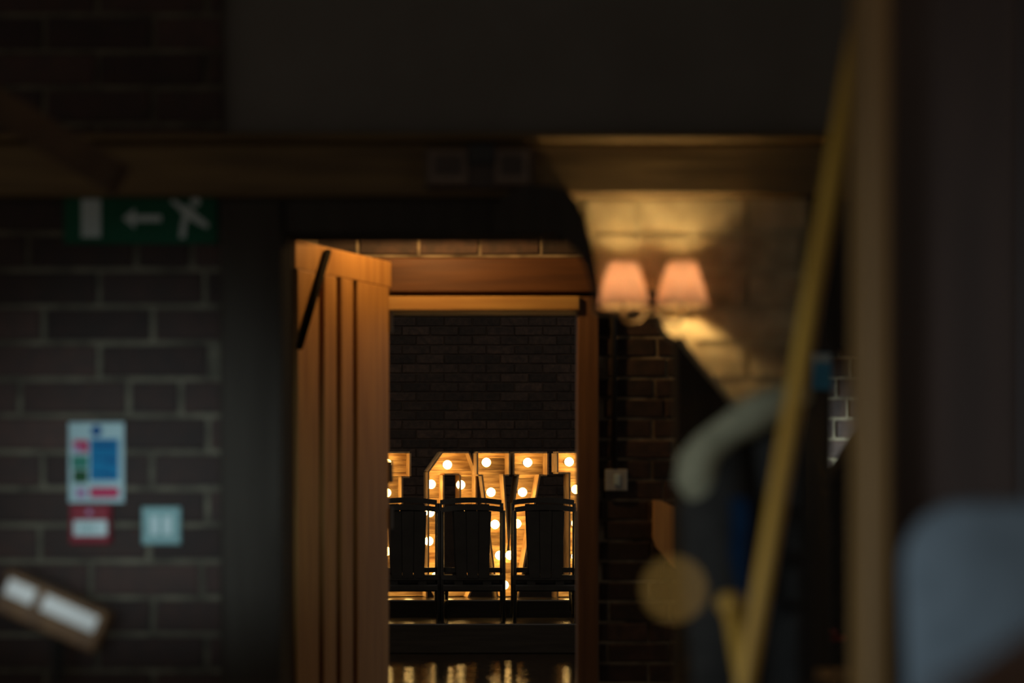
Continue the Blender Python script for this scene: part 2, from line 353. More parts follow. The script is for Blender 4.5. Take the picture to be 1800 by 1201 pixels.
# door frame
df = set_empty('door_frame', (0, 0, 0), 'timber door frame of the doorway')
MB().box(PX(640, D2), xw, D2-0.03, D2+0.2, PZ(515, D2), PZ(455, D2), 0.004).build('head_board', M['frame_red'], df)
MB().box(PX(640, D2), xw, D2+0.05, D2+0.2, PZ(523, D2), PZ(515, D2)).build('shadow_gap', M['timber_dark'], df)
MB().box(PX(655, D2), PX(1018, D2), D2-0.05, D2+0.16, PZ(548, D2), PZ(523, D2), 0.004).build('door_head', M['frame_pine'], df)
MB().box(xj1, xw, D2-0.03, D2+0.2, 0, PZ(523, D2), 0.004).build('door_jamb', M['jamb'], df)
MB().box(PX(640, D2), xj0, D2-0.01, D2+0.2, 0, PZ(523, D2), 0.004).build('door_jamb', M['jamb'], df)

# far room
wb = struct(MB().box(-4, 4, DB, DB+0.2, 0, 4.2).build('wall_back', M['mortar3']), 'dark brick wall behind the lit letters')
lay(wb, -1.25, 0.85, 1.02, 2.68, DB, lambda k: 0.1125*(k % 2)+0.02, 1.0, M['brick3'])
Z1, Z2 = PZ(1097, 13.35), PZ(1055, 14.0)
st = set_empty('stage', (0, 0, 0), 'low dark two-tier stage')
MB().box(-3.2, 3.2, 13.35, 15.4, 0, Z1, 0.008).build('lower_tier', M['stage'], st)
MB().box(-3.2, 3.2, 14.0, 15.4, Z1-0.01, Z2, 0.008).build('upper_tier', M['stage'], st)

# unseen window frame added behind the camera to go with the rear light
win = set_empty('added_window_1', (1.0, -1.2, 1.42), 'unseen window frame added behind the viewer')
win.rotation_euler = (0, 0, math.atan2(1.72, 5.15))
for x0, x1, z0, z1 in ((-.36, -.32, -.3, .3), (.32, .36, -.3, .3), (-.32, .32, .26, .3), (-.32, .32, -.3, -.26), (-.012, .012, -.26, .26)):
    MB().box(x0, x1, -0.06, 0.0, z0, z1, 0.003).build('window_frame', M['timber_dark'], win)
win2 = set_empty('window_2', (2.59, 5.55, 1.25), 'window in the side of the middle room')
win2.rotation_euler = (0, 0, math.radians(140)-math.pi/2+math.pi/2)
for x0, x1, z0, z1 in ((-.31, -.27, -.31, .31), (.27, .31, -.31, .31), (-.27, .27, .27, .31), (-.27, .27, -.31, -.27)):
    MB().box(x0, x1, 0.0, 0.06, z0, z1, 0.003).build('window_frame', M['timber_dark'], win2)

# near partition at the right with the tan post
DN = 2.1
pn = set_empty('wall_near', (0, 0, 0), 'dark brown panelled partition close on the right')
x = PX(1560, DN); k = 0
while x < 1.6:
    MB().box(x+0.002, x+0.148, DN+0.01, DN+0.05, 0, 2.75, 0.004).build('panel_board', M['panel'], pn); x += 0.15
struct(MB().box(PX(1515, DN), PX(1560, DN), DN-0.03, DN+0.08, 0, 2.75, 0.005).build('trim_11', M['post_tan']), 'tan timber post at the edge of the near partition')

# ================================================================== DOOR LEAF
hp = Vector((xj0+0.004, D2-0.052, 0)); fp_ = Vector((PX(505, 6.45), 6.45, 0)); lw = (fp_-hp).length
dang = math.atan2(fp_.y-hp.y, fp_.x-hp.x)
door = thing('door', 'open orange-brown boarded door standing in the lamp light', 'door', hp, dang)
zt = 2.0
# local x runs from the hinge to the free edge, the lit face looks along local +Y or -Y; boards on both sides of a core
def lx(px):   # leaf position seen at pixel column px
    dx, dy = fp_.x-hp.x, fp_.y-hp.y; t = (px-900)/F
    return lw*(t*hp.y-hp.x)/(dx-t*dy)
MB().box(0.0, lw, -0.014, 0.010, 0.01, zt).build('groove_shade_core', M['jamb'], door)  # darker wood than the boards puts the groove shade into the colour
edges = [0.0]+[lx(p) for p in (612, 583, 552)]+[lw]
fs = 1
for a, b in zip(edges, edges[1:]):
    MB().box(a+0.017, b-0.017, 0.008, 0.030, 0.136, 1.906, 0.004).build('door_board', M['door'], door)
for z0, z1, nm in ((1.905, zt, 'top_rail'), (0.01, 0.135, 'bottom_rail')):
    MB().box(0.0, lw, 0.012, 0.030, z0, z1, 0.003).build(nm, M['door'], door)
for zc in (0.3, 1.06, 1.23, 1.78):
    MB().box(-0.004, 0.02, 0.026, 0.036, zc-0.04, zc+0.04, 0.002).build('hinge', M['bronze'], door)
# matte black bar standing in for a diagonal shadow across the leaf
MB().tube([(lx(558), 0.042, 1.985), (lw-0.006, 0.042, 1.64)], 0.012, 8).build('leaf_shadow_bar', M['matte_black'], door, True)

# ================================================================== LOVE LETTERS
SC = F/14.45; LROT = math.radians(15); LDEP = 0.14
def clip(poly, z0, z1):
    for zc, s in ((z0, 1), (z1, -1)):
        out = []
        for i in range(len(poly)):
            a, b = poly[i], poly[(i+1) % len(poly)]; da, db = (a[1]-zc)*s, (b[1]-zc)*s
            if da >= 0: out.append(a)
            if (da >= 0) != (db >= 0):
                t = da/(da-db); out.append((a[0]+(b[0]-a[0])*t, a[1]+(b[1]-a[1])*t))
        poly = out
        if len(poly) < 3: return []
    return poly
def area(p): return abs(sum(p[i][0]*p[(i+1) % len(p)][1]-p[(i+1) % len(p)][0]*p[i][1] for i in range(len(p))))/2
bulb_proto = MB().lathe([(0.011, 0.0), (0.013, 0.02), (0.022, 0.035), (0.031, 0.052), (0.034, 0.070), (0.030, 0.087), (0.019, 0.099), (0.004, 0.104)], 16)
bulb_proto.xf(Matrix.Rotation(math.pi/2, 4, 'X'))
sock_proto = MB().lathe([(0.018, 0.0), (0.018, 0.012), (0.013, 0.026)], 14).xf(Matrix.Rotation(math.pi/2, 4, 'X'))
bulb_me = sock_me = None
def letter(name, label, cx, loops, strokes, bulbs):
    global bulb_me, sock_me
    base = P(cx, 0, 14.45); base.z = Z2
    t = thing(name, label, 'letter sign', base, LROT, 'letters of the lit word on the stage')
    cv = lambda p: ((p[0]-cx-4)/SC/math.cos(LROT), (1056-p[1])/SC)
    rr = random.Random(cx)
    for s in strokes:
        poly = [cv(p) for p in s]; z = 0.0
        while z < 1.2:
            h = rr.choice((0.075, 0.09, 0.10, 0.085)); q = clip(poly, z+0.0012, z+h-0.0012)
            if len(q) >= 3 and area(q) > 3e-4:
                MB().prism(q, -0.016-rr.uniform(0, .003), 0.0).build('plank', M['letterwood'], t)
            z += h
    for lp in loops:
        pts = [Vector((cv(p)[0], 0, cv(p)[1])) for p in lp]; n = len(pts)
        ar2 = sum(pts[i].x*pts[(i+1) % n].z-pts[(i+1) % n].x*pts[i].z for i in range(n))
        sg = 1 if ar2 > 0 else -1
        for i in range(n):
            a, b = pts[i], pts[(i+1) % n]; d = (b-a).normalized(); nn = Vector((d.z, 0, -d.x))*sg*0.012
            q = [a, b, b+nn, a+nn]
            MB().prism([(v.x, v.z) for v in q], -LDEP, 0.002).build('side_board', M['letterside'], t)
    for (px, py) in bulbs:
        u, v = cv((px, py)); u -= 0.022
        if bulb_me is None:
            o = bulb_proto.build('bulb', M['bulb'], t, True); bulb_me = o.data
            s_ = sock_proto.build('socket', M['blackmetal'], o, True); sock_me = s_.data
        else:
            o = bpy.data.objects.new('bulb', bulb_me); C.objects.link(o); o.parent = t
            s_ = bpy.data.objects.new('socket', sock_me); C.objects.link(s_); s_.parent = o
        o.location = (u, -0.016-0.02, v); s_.location = (0, 0.02, 0)
    return t
letter('marquee_letter', 'bulb-lit wooden letter L on the stage next to the open door', 695,
    [[(655,805),(717,805),(717,845),(703,845),(703,1020),(722,1020),(722,985),(745,985),(745,1056),(655,1056),(655,1020),(670,1020),(670,845),(655,845)]],
    [[(655,805),(717,805),(717,845),(655,845)], [(670,845),(703,845),(703,1020),(670,1020)], [(655,1020),(745,1020),(745,1056),(655,1056)], [(722,985),(745,985),(745,1020),(722,1020)]],
    [(685,823), (684,874), (684,925), (684,976), (686,1036), (722,1036)])
letter('marquee_letter', 'bulb-lit wooden letter O with cut corners on the stage', 792,
    [[(752,838),(775,805),(820,805),(832,838),(832,1022),(818,1056),(768,1056),(752,1022)], [(778,843),(778,1018),(804,1018),(804,843)][::-1]],
    [[(752,838),(775,805),(820,805),(832,838),(832,843),(752,843)], [(752,843),(778,843),(778,1018),(752,1018)], [(804,843),(832,843),(832,1018),(804,1018)],
     [(752,1018),(832,1018),(832,1022),(818,1056),(768,1056),(752,1022)]],
    [(790,825), (762,859), (813,860), (760,908), (812,908), (758,958), (812,958), (770,1020), (812,1020), (792,1038)])
letter('marquee_letter', 'bulb-lit wooden letter V on the stage between two chair stacks', 888,
    [[(837,805),(890,805),(890,842),(880,842),(889,975),(908,842),(900,842),(900,805),(957,805),(957,842),(943,842),(905,1056),(872,1056),(845,842),(837,842)]],
    [[(837,805),(890,805),(890,842),(837,842)], [(900,805),(957,805),(957,842),(900,842)], [(845,842),(880,842),(889,975),(889,1056),(872,1056)], [(908,842),(943,842),(905,1056),(889,1056),(889,975)]],
    [(858,821), (866,873), (873,929), (881,983), (930,821), (921,873), (911,928), (899,983), (889,1035)])
letter('marquee_letter', 'bulb-lit wooden letter E at the right side of the doorway', 1025,
    [[(976,805),(1075,805),(1075,860),(1055,860),(1055,838),(1032,838),(1032,915),(1060,915),(1060,945),(1032,945),(1032,1022),(1055,1022),(1055,1000),(1075,1000),(1075,1056),(976,1056),(976,1022),(997,1022),(997,838),(976,838)]],
    [[(976,805),(1075,805),(1075,838),(976,838)], [(1055,838),(1075,838),(1075,860),(1055,860)], [(997,838),(1032,838),(1032,1022),(997,1022)], [(1032,915),(1060,915),(1060,945),(1032,945)],
     [(976,1022),(1075,1022),(1075,1056),(976,1056)], [(1055,1000),(1075,1000),(1075,1022),(1055,1022)]],
    [(1002,820), (1014,868), (1014,927), (1014,985), (1050,822), (1048,930), (1000,1038), (1050,1038)])

# ================================================================== CHAIRS (stacked in pairs, backs to the viewer)
def make_chair():
    t = thing('stacking_chair', 'x', 'chair')
    wd = 0.215
    def rail(z, th, dp, nm, w_=wd, bow=0.03, y=0.0, hump=0.018):
        mb = MB(); n = 12; pts = []
        for i in range(n+1):
            s = -1+2*i/n; pts.append((s*w_, y-bow*(1-s*s), z+hump*(1-s*s)))
        v = []; f = []
        for (px_, py_, pz_) in pts:
            v += [(px_, py_-dp/2, pz_-th/2), (px_, py_+dp/2, pz_-th/2), (px_, py_+dp/2, pz_+th/2), (px_, py_-dp/2, pz_+th/2)]
        for i in range(n):
            for k in range(4):
                j = (k+1) % 4; f.append((i*4+k, i*4+j, i*4+4+j, i*4+4+k))
        f += [(0, 1, 2, 3), (n*4+3, n*4+2, n*4+1, n*4)]
        return mb.add(v, f).build(nm, M['black'], t)
    for s in (-1, 1):
        MB().tube([(s*wd, 0.06, 0), (s*wd, 0.03, 0.33), (s*wd, 0.0, 0.78)], [0.013, 0.014, 0.013], 8).build('back_leg', M['black'], t, True)
        MB().tube([(s*(wd-.005), 0.41, 0), (s*(wd-.012), 0.385, 0.22)], [0.012, 0.015], 8).build('front_leg', M['black'], t, True)
        MB().tube([(s*wd, 0.045, 0.13), (s*(wd-.006), 0.40, 0.13)], 0.008, 8).build('side_stretcher', M['black'], t, True)
    rail(0.785, 0.036, 0.024, 'top_rail')
    rail(0.312, 0.034, 0.018, 'lower_back_rail', bow=0.02, y=0.022, hump=0)
    for i in range(3):
        a, b = -0.132+i*0.088+0.0015, -0.132+(i+1)*0.088-0.0015; s_ = 0.86
        mb = MB(); bw = lambda x_: -0.03*(1-(x_/wd)**2)
        y0, y1 = bw((a+b)/2), bw((a+b)/2)+0.022
        mb.add([(a, y0-.007, 0.775), (b, y0-.007, 0.775), (b, y0+.007, 0.775), (a, y0+.007, 0.775),
                (a*s_, y1-.007, 0.31), (b*s_, y1-.007, 0.31), (b*s_, y1+.007, 0.31), (a*s_, y1+.007, 0.31)],
               [(0,1,2,3), (7,6,5,4), (0,4,5,1), (1,5,6,2), (2,6,7,3), (3,7,4,0)]).build('back_panel', M['black'], t)
    MB().box(-0.21, 0.21, 0.0, 0.41, 0.213, 0.262, 0.010).build('seat', M['black'], t)
    for s in (-1, 1): MB().box(s*0.10-0.03, s*0.10+0.03, 0.018, 0.032, 0.255, 0.30).build('back_bracket', M['black'], t)
    return t
def copy_thing(src, loc, rz, label):
    r = src.copy(); C.objects.link(r); r.location = loc; r.rotation_euler = (0, 0, rz); r['label'] = label
    for ch in src.children:
        c = ch.copy(); C.objects.link(c); c.parent = r
    return r
ch0 = make_chair(); first = True
DC = 13.50
for cx, rz, where in ((717, 0.03, 'the stack in front of letter L'), (831, -0.02, 'the stack in front of letters O and V'), (959, 0.01, 'the stack in front of letters V and E')):
    for lvl, lab in ((0, 'black lacquered chair, bottom one of '), (1, 'black lacquered chair, top one of ')):
        loc = Vector((PX(cx, DC)-lvl*0.014, DC+lvl*0.035, Z1+lvl*0.0505))
        if first:
            ch0.location = loc; ch0.rotation_euler = (0, 0, rz); ch0['label'] = lab+where; first = False; o = ch0
        else: o = copy_thing(ch0, loc, rz, lab+where)
        o['group'] = 'stacked black chairs on the stage'

# ================================================================== WALL LAMP
DL = D1-0.072
lamp = thing('wall_lamp', 'twin wall lamp with two glowing fabric shades on brick panel', 'lamp', (PX(1147, DL), D1-0.01, PZ(530, DL)))
yo = DL-(D1-0.01)
MB().lathe([(0.0, 0.0), (0.030, 0.0), (0.030, 0.008), (0.018, 0.014), (0.0, 0.016)], 20).xf(Matrix.Rotation(math.pi/2, 4, 'X')).build('back_plate', M['bronze'], lamp, True)
MB().tube([(0, -0.01, 0), (0, yo*0.6, 0.0), (0, yo*0.62, 0.012)], 0.006, 10).build('stem', M['bronze'], lamp, True)
MB().box(-0.011, 0.011, yo*0.62-0.008, yo*0.62+0.008, -0.03, 0.016, 0.003).build('centre_block', M['bronze'], lamp)
for cx in (1096, 1199):
    xs = PX(cx, DL)-PX(1147, DL)
    MB().tube([(0, yo*0.62, -0.004), (xs*0.4, yo*0.75, -0.040), (xs*0.85, yo*0.95, -0.046), (xs, yo, -0.036), (xs, yo, -0.008)], 0.0045, 8).build('arm', M['bronze'], lamp, True)
    cd = MB().lathe([(0.006, -0.012), (0.006, 0.021), (0.004, 0.023)], 14, (xs, yo, 0)).build('candle_tube', M['bronze'], lamp, True)
    bl = MB().lathe([(0.003, 0.022), (0.008, 0.027), (0.011, 0.037), (0.009, 0.050), (0.004, 0.061), (0.001, 0.064)], 16, (xs, yo, 0)).build('candle_bulb', M['sconce_bulb'], lamp, True)
    z0, z1 = PZ(541, DL)-PZ(530, DL), PZ(461, DL)-PZ(530, DL)
    r0, r1 = 48*DL/F, 25*DL/F
    pr = [(r0, z0), (r0*0.91, z0+0.2*(z1-z0)), (r0*0.78, z0+0.5*(z1-z0)), (r0*0.63, z0+0.8*(z1-z0)), (r1, z1)]
    pr2 = pr+[(r-0.0012, z) for r, z in reversed(pr)]
    MB().lathe(pr2, 32, (xs, yo, 0), closed=True).build('shade', M['shade'], lamp, True)

# pendant hanging in the middle room, above the doorway
pd = thing('pendant_lamp', 'small pendant lamp hanging in the room before the doorway', 'lamp', (-0.325, 6.75, 2.75))
MB().lathe([(0.0, -0.02), (0.045, -0.018), (0.045, 0.0)], 20).build('ceiling_rose', M['bronze'], pd, True)
MB().tube([(0, 0, -0.02), (0, 0, -0.400)], 0.003, 8).build('cord', M['blackmetal'], pd, True)
MB().lathe([(0.016, -0.400), (0.018, -0.445)], 14).build('lamp_holder', M['bronze'], pd, True)
MB().lathe([(0.012, -0.445), (0.020, -0.462), (0.031, -0.485), (0.032, -0.505), (0.022, -0.525), (0.004, -0.534)], 18).build('pendant_bulb', M['pendant_bulb'], pd, True)
sp = [(0.028, -0.405), (0.06, -0.415), (0.095, -0.440), (0.115, -0.475)]
MB().lathe(sp+[(r-0.002, z-0.002) for r, z in reversed(sp)], 28, closed=True).build('metal_shade', M['blackmetal'], pd, True)

# ================================================================== WALL FITTINGS, LEFT
def rect(px0, px1, py0, py1, d, y0, y1, c=0.0, org=None):
    o = org or Vector((0, 0, 0))
    return MB().box(PX(px0, d)-o.x, PX(px1, d)-o.x, y0-o.y, y1-o.y, PZ(py1, d)-o.z, PZ(py0, d)-o.z, c)
fy = D1-0.009     # brick faces
og = Vector((PX(249, D1), fy, PZ(388, D1)))
ex = thing('exit_sign', 'green exit sign with running man, arrow and doorway on brick wall', 'sign', og)
rect(115, 384, 346, 430, D1, fy-0.006, fy, 0.001, og).build('sign_plate', M['signgreen'], ex)
fr = fy-0.0075
rect(146, 180, 352, 419, D1, fr, fy-0.0055, 0, og).build('doorway_symbol', M['signwhite'], ex)
def poly(pts, d, y0, y1, org): return MB().prism([(PX(a, d)-org.x, PZ(b, d)-org.z) for a, b in pts], y0-org.y, y1-org.y)
poly([(218,386),(240,368),(240,380),(286,380),(286,392),(240,392),(240,404)], D1, fr, fy-0.0055, og).build('arrow_symbol', M['signwhite'], ex)
man = poly([(306,352),(322,362),(338,366),(350,380),(370,396),(366,404),(346,394),(334,386),(330,398),(328,420),(317,420),(320,396),(324,380),(314,368),(302,358)], D1, fr, fy-0.0055, og)
hd_ = [(346+9*math.cos(i*math.pi/6), 356+9*math.sin(i*math.pi/6)) for i in range(12)]
man.prism([(PX(a, D1)-og.x, PZ(b, D1)-og.z) for a, b in hd_], fr-og.y, fy-0.0055-og.y)
man.build('running_man_symbol', M['signwhite'], ex)

og = Vector((PX(171, D1), fy, PZ(885, D1)))
nt_ = thing('fire_notice', 'white fire notice with blue and red panels on brick wall', 'notice', og)
rect(123, 220, 743, 884, D1, fy-0.004, fy, 0.0008, og).build('notice_board', M['paper'], nt_)
f1, f0 = fy-0.0052, fy-0.0035
bpn = rect(161, 211, 772, 845, D1, f1, f0, 0, og).build('blue_panel', M['blueprint'], nt_)
for yy, x0, x1 in ((778, 166, 208), (784, 166, 204), (805, 166, 206), (811, 190, 208), (832, 166, 200), (837, 188, 208)):
    rect(x0, x1, yy, yy+3.5, D1, f1-0.0006, f1+0.0003, 0, og).build('print_line', M['bluedark'], bpn)
dsc = [(172+10*math.cos(i*math.pi/8), 758+10*math.sin(i*math.pi/8)) for i in range(16)]
poly(dsc, D1, f1, f0, og).build('blue_disc', M['bluedark'], nt_)
rect(131, 158, 774, 796, D1, f1, f0, 0, og).build('red_icon', M['redprint'], nt_)
ir = rect(131, 146, 784, 796, D1, f1-0.0006, f1+0.0003, 0, og).build('icon_mark', M['violetprint'], nt_)
rect(129, 158, 801, 824, D1, f1, f0, 0, og).build('green_icon', M['greenprint'], nt_)
rect(131, 157, 826, 849, D1, f1, f0, 0, og).build('dark_green_icon', M['greendark'], nt_)
rect(161, 211, 857, 875, D1, f1, f0, 0, og).build('red_panel', M['redprint'], nt_)
rect(136, 154, 858, 876, D1, f1, f0, 0, og).build('violet_icon', M['violetprint'], nt_)

og = Vector((PX(160, D1), fy, PZ(920, D1)))
cp = thing('fire_call_point', 'red fire call point with white pane below the fire notice', 'call point', og)
rect(131, 201, 887, 955, D1, fy-0.04, fy, 0.004, og).build('housing', M['red'], cp)
wp = rect(139, 197, 914, 941, D1, fy-0.043, fy-0.038, 0.001, og).build('white_pane', M['white'], cp)
for x0 in (154, 162, 171): rect(x0, x0+4, 922, 933, D1, fy-0.0436, fy-0.0428, 0, og).build('print_mark', M['switch'], wp)
pl = [(166+5*math.cos(i*math.pi/6), 900+5*math.sin(i*math.pi/6)) for i in range(12)]
poly(pl, D1, fy-0.041, fy-0.039, og).build('key_hole', M['violetprint'], cp)

og = Vector((PX(286, D1), fy, PZ(924, D1)))
sw = thing('light_switch', 'square pale blue-grey twin switch plate on brick wall', 'switch', og)
rect(252, 320, 891, 957, D1, fy-0.012, fy, 0.003, og).build('switch_plate', M['switch'], sw)
for x0, x1 in ((268, 283), (290, 305)): rect(x0, x1, 907, 940, D1, fy-0.017, fy-0.011, 0.002, og).build('rocker', M['white'], sw)

# twin emergency light on the beam
og = Vector((PX(844, D1), D1-0.045, PZ(305, D1))); by = D1-0.045
em = thing('emergency_light', 'twin-headed emergency light box fixed to the brown beam', 'light fitting', og)
rect(752, 936, 269, 341, D1, by-0.03, by, 0.003, og).build('housing', M['housing'], em)
rect(825, 870, 266, 300, D1, by-0.045, by-0.028, 0.002, og).build('centre_box', M['blackmetal'], em)
for x0, x1 in ((757, 824), (871, 928)):
    bz = rect(x0, x1, 274, 335, D1, by-0.042, by-0.028, 0.003, og).build('lamp_bezel', M['lens'], em)
    rect(x0+9, x1-9, 285, 320, D1, by-0.044, by-0.040, 0.001, og).build('lamp_glass', M['housing'], bz)

# slanted wooden display stand at the lower left
DT = 3.15
tp = P(92, 1066, DT)
ds = thing('display_stand', 'slanted wooden display stand with two bright white cards', 'stand', (tp.x, DT+0.02, 0))
rot = Matrix.Translation((0, 0, tp.z)) @ Matrix.Rotation(math.radians(24), 4, 'Y')
def tl(mb): return mb.xf(rot)
L2 = 0.088
tl(MB().box(-L2, L2, -0.012, 0.03, -0.045, 0.026, 0.003)).build('wooden_tray', M['tray'], ds)
tl(MB().box(-L2, L2, -0.03, -0.010, 0.015, 0.026, 0.002)).build('upper_edge', M['tray'], ds)
for x0, x1 in ((-0.082, -0.034), (-0.018, 0.076)):
    tl(MB().box(x0, x1, -0.018, -0.011, -0.014, 0.014, 0.001)).build('white_card', M['card'], ds)
MB().tube([(0, 0.02, 0.02), (0, 0.02, tp.z-0.02)], 0.012, 12).build('pole', M['blackmetal'], ds, True)
MB().lathe([(0.0, 0.0), (0.13, 0.0), (0.13, 0.012), (0.03, 0.022), (0.0, 0.024)], 28).build('base', M['blackmetal'], ds, True)

# ================================================================== MIDDLE WALL FITTINGS
y2 = D2-0.009
og = Vector((PX(1082, D2), y2, PZ(844, D2)))
ws = thing('wall_socket', 'small square metal switch with pale rocker beside the doorway', 'switch', og)
rect(1063, 1102, 825, 863, D2, y2-0.02, y2, 0.003, og).build('metal_box', M['steel'], ws)
rect(1078, 1089, 834, 853, D2, y2-0.026, y2-0.019, 0.002, og).build('rocker', M['white'], ws)
og = Vector((PX(1079, D2), y2-0.012, PZ(824, D2)))
cd_ = MB().tube([(0, 0, 0), (0, 0, 2.70-og.z)], 0.011, 10).build('cable_conduit', M['blackmetal'], None, True, og)
tag(cd_, 'black cable conduit running up the brick from the metal switch', 'conduit')
wedge = [(1147, 879), (1160, 880), (1184, 892), (1184, 1000), (1172, 985), (1152, 962), (1146, 945)]  # pale wedge standing in for the lit face of a post
og = Vector((PX(1168, D2), y2-0.03, PZ(935, D2)))
wg = poly(wedge, D2, y2-0.045, y2, og).build('lit_face_wedge', M['lit_wedge'], None, False, og)
tag(wg, 'orange-brown wedge standing in for a lit post face below the metal switch', 'lit_wedge')

# black instrument case standing by the middle wall
DK = 5.0
ck = thing('instrument_case', 'tall black instrument case with sloping shoulders standing by brick wall', 'case', (PX(1545, DK), DK, 0))
zz = lambda py: PZ(py, DK); ww = lambda px: (1545-px)*DK/F
prof = [(0.0, ww(1405)*.7), (0.03, ww(1400)), (zz(1100), ww(1403)), (zz(960), ww(1410)), (zz(880), ww(1432)), (zz(820), ww(1462)), (zz(770), ww(1492)), (zz(738), ww(1516)), (zz(715), ww(1532)), (zz(708), 0.006)]
n = 22; v = []; f = []
for z, r in prof:
    for k in range(n):
        a = 2*math.pi*k/n; v.append((r*math.copysign(abs(math.cos(a))**0.8, math.cos(a)), 0.09*min(1, r/0.12)*math.copysign(abs(math.sin(a))**0.7, math.sin(a)), z))
for i in range(len(prof)-1):
    for k in range(n):
        j = (k+1) % n; f.append((i*n+k, i*n+j, (i+1)*n+j, (i+1)*n+k))
f.append(tuple(range(n))); f.append(tuple(range((len(prof)-1)*n, len(prof)*n)))
link('case_body', v, f, M['blackcloth'], ck, True)
MB().tube([(-0.03, -0.10, zz(980)), (-0.035, -0.125, zz(1000)), (-0.035, -0.125, zz(1060)), (-0.03, -0.09, zz(1085))], 0.008, 8).build('carry_handle', M['blackcloth'], ck, True)
for px, py, aa in ((1447, 1103, 0.4), (1462, 1118, -0.2)):
    MB().tube([(-ww(px)-0.018, -0.099, zz(py)+0.008*aa), (-ww(px)+0.018, -0.099, zz(py)-0.016*aa)], 0.006, 8).build('red_tag', M['redtag'], ck, True)

# blue notice on the post right of the lamp panel
og = Vector((PX(1441, D1), D1-0.02, PZ(654, D1)))
bn = thing('blue_notice', 'small glossy blue notice on the dark post', 'notice', og)
rect(1424, 1458, 622, 686, D1, D1-0.026, D1-0.02, 0.001, og).build('notice_plate', M['bluepl'], bn)
rect(1426, 1456, 624, 638, D1, D1-0.0268, D1-0.0255, 0, og).build('pale_band', M['signwhite'], bn)

# ================================================================== NEAR OBJECTS, RIGHT
# leaning pole
DP = 2.25
top = P(1527, -60, DP+0.10)
slope = (1315-1492)/(1190-160)
ybot = HZ+EYE*F/DP; xb = 1315+slope*(ybot-1190)
bot = P(xb, ybot-16, DP)
po = MB().tube([bot-bot, (top-bot)*0.5, top-bot], 0.0115, 14).build('wooden_pole', M['pole'], None, True, bot)
tag(po, 'long pale wooden pole leaning diagonally toward the tan post', 'pole')

# valet stand with jacket and scarf
DV = 2.62
vx = PX(1330, DV)
vs = thing('valet_stand', 'dark wooden valet stand carrying the black jacket', 'stand', (vx, DV, 0))
MB().tube([(0, 0, 0.02), (0, 0, 1.26)], 0.013, 12).build('pole', M['timber_dark'], vs, True)
for a in (0.5, 2.6, 4.7):
    MB().tube([(0, 0, 0.10), (0.20*math.cos(a), 0.20*math.sin(a), 0.014)], [0.014, 0.012], 10).build('foot', M['timber_dark'], vs, True)
MB().tube([(-0.11, 0, 1.19), (-0.05, 0, 1.25), (0, 0, 1.265), (0.04, 0, 1.26), (0.065, 0, 1.24)], 0.012, 10).build('hanger', M['timber_dark'], vs, True)
jk = thing('jacket', 'black jacket hanging on the valet stand behind the leaning pole', 'jacket', (vx, DV, 0.62))
jl = lambda px: PX(px, DV)-vx
# rows: (py, left px, right px, half depth)
rows = [(700, 1385, 1412, .02), (716, 1345, 1420, .045), (740, 1300, 1424, .06), (770, 1258, 1426, .07), (810, 1236, 1427, .075), (870, 1236, 1428, .075), (960, 1244, 1430, .07), (1080, 1246, 1432, .075), (1260, 1240, 1436, .08), (1560, 1232, 1440, .085)]
v = []; f = []; n = 28
for i, (py, a, b, dp) in enumerate(rows):
    xa, xb2 = jl(a), jl(b); z = PZ(py, DV)-0.62
    for k in range(n):
        an = 2*math.pi*k/n; fold = 1+0.13*math.sin(k*2.1+i*0.35)*min(1, i/4)
        v.append(((xa+xb2)/2+(xb2-xa)/2*math.cos(an), dp*fold*math.sin(an), z))
for i in range(len(rows)-1):
    for k in range(n):
        j = (k+1) % n; f.append((i*n+k, i*n+j, (i+1)*n+j, (i+1)*n+k))
f.append(tuple(range(n))); f.append(tuple(range((len(rows)-1)*n, len(rows)*n)))
link('jacket_body', v, f, M['blackcloth'], jk, True)
sl = MB().tube([(jl(1262), -0.05, PZ(800, DV)-.62), (jl(1250), -0.07, PZ(900, DV)-.62), (jl(1252), -0.085, PZ(1040, DV)-.62), (jl(1258), -0.08, PZ(1240, DV)-.62)], [0.045, 0.05, 0.045, 0.038], 14)
sl.build('sleeve', M['blackcloth'], jk, True)
for py in (900, 980, 1060):
    MB().lathe([(0.0, 0.0), (0.010, 0.0), (0.010, 0.004), (0.0, 0.005)], 12).xf(Matrix.Translation((jl(1352), -0.080, PZ(py, DV)-.62)) @ Matrix.Rotation(math.pi/2, 4, 'X')).build('button', M['blackmetal'], jk)
# pale scarf over the shoulder and down the sleeve
DS = DV-0.085
sp_ = [(1415, 690), (1385, 700), (1350, 716), (1315, 736), (1280, 758), (1246, 785), (1228, 815), (1226, 840), (1238, 862), (1266, 880)]
og = P(1290, 780, DS)
sc_ = MB().tube([P(a, b, DS+(0.0 if i > 2 else 0.03*(3-i)/3))-og for i, (a, b) in enumerate(sp_)], [0.012, 0.020, 0.024, 0.025, 0.021, 0.023, 0.029, 0.030, 0.026, 0.010], 14).build('scarf', M['scarf'], None, True, og)
tag(sc_, 'grey-green wool scarf draped over the shoulder of the black jacket', 'scarf')
DSt = DV-0.12
og = P(1298, 970, DSt)
sv = []; mb = MB()
for i in range(9):
    py = 876+i*23; 
    c = P(1298+3*math.sin(i*.9), py, DSt)-og; sv.append(c)
v = []; f = []
for c in sv: v += [c+Vector((-.011, -.004, 0)), c+Vector((.011, -.002, 0)), c+Vector((.011, .003, 0)), c+Vector((-.011, .003, 0))]
for i in range(len(sv)-1):
    for k in range(4):
        j = (k+1) % 4; f.append((i*4+k, i*4+j, i*4+4+j, i*4+4+k))
f += [(0, 1, 2, 3), (len(v)-1, len(v)-2, len(v)-3, len(v)-4)]
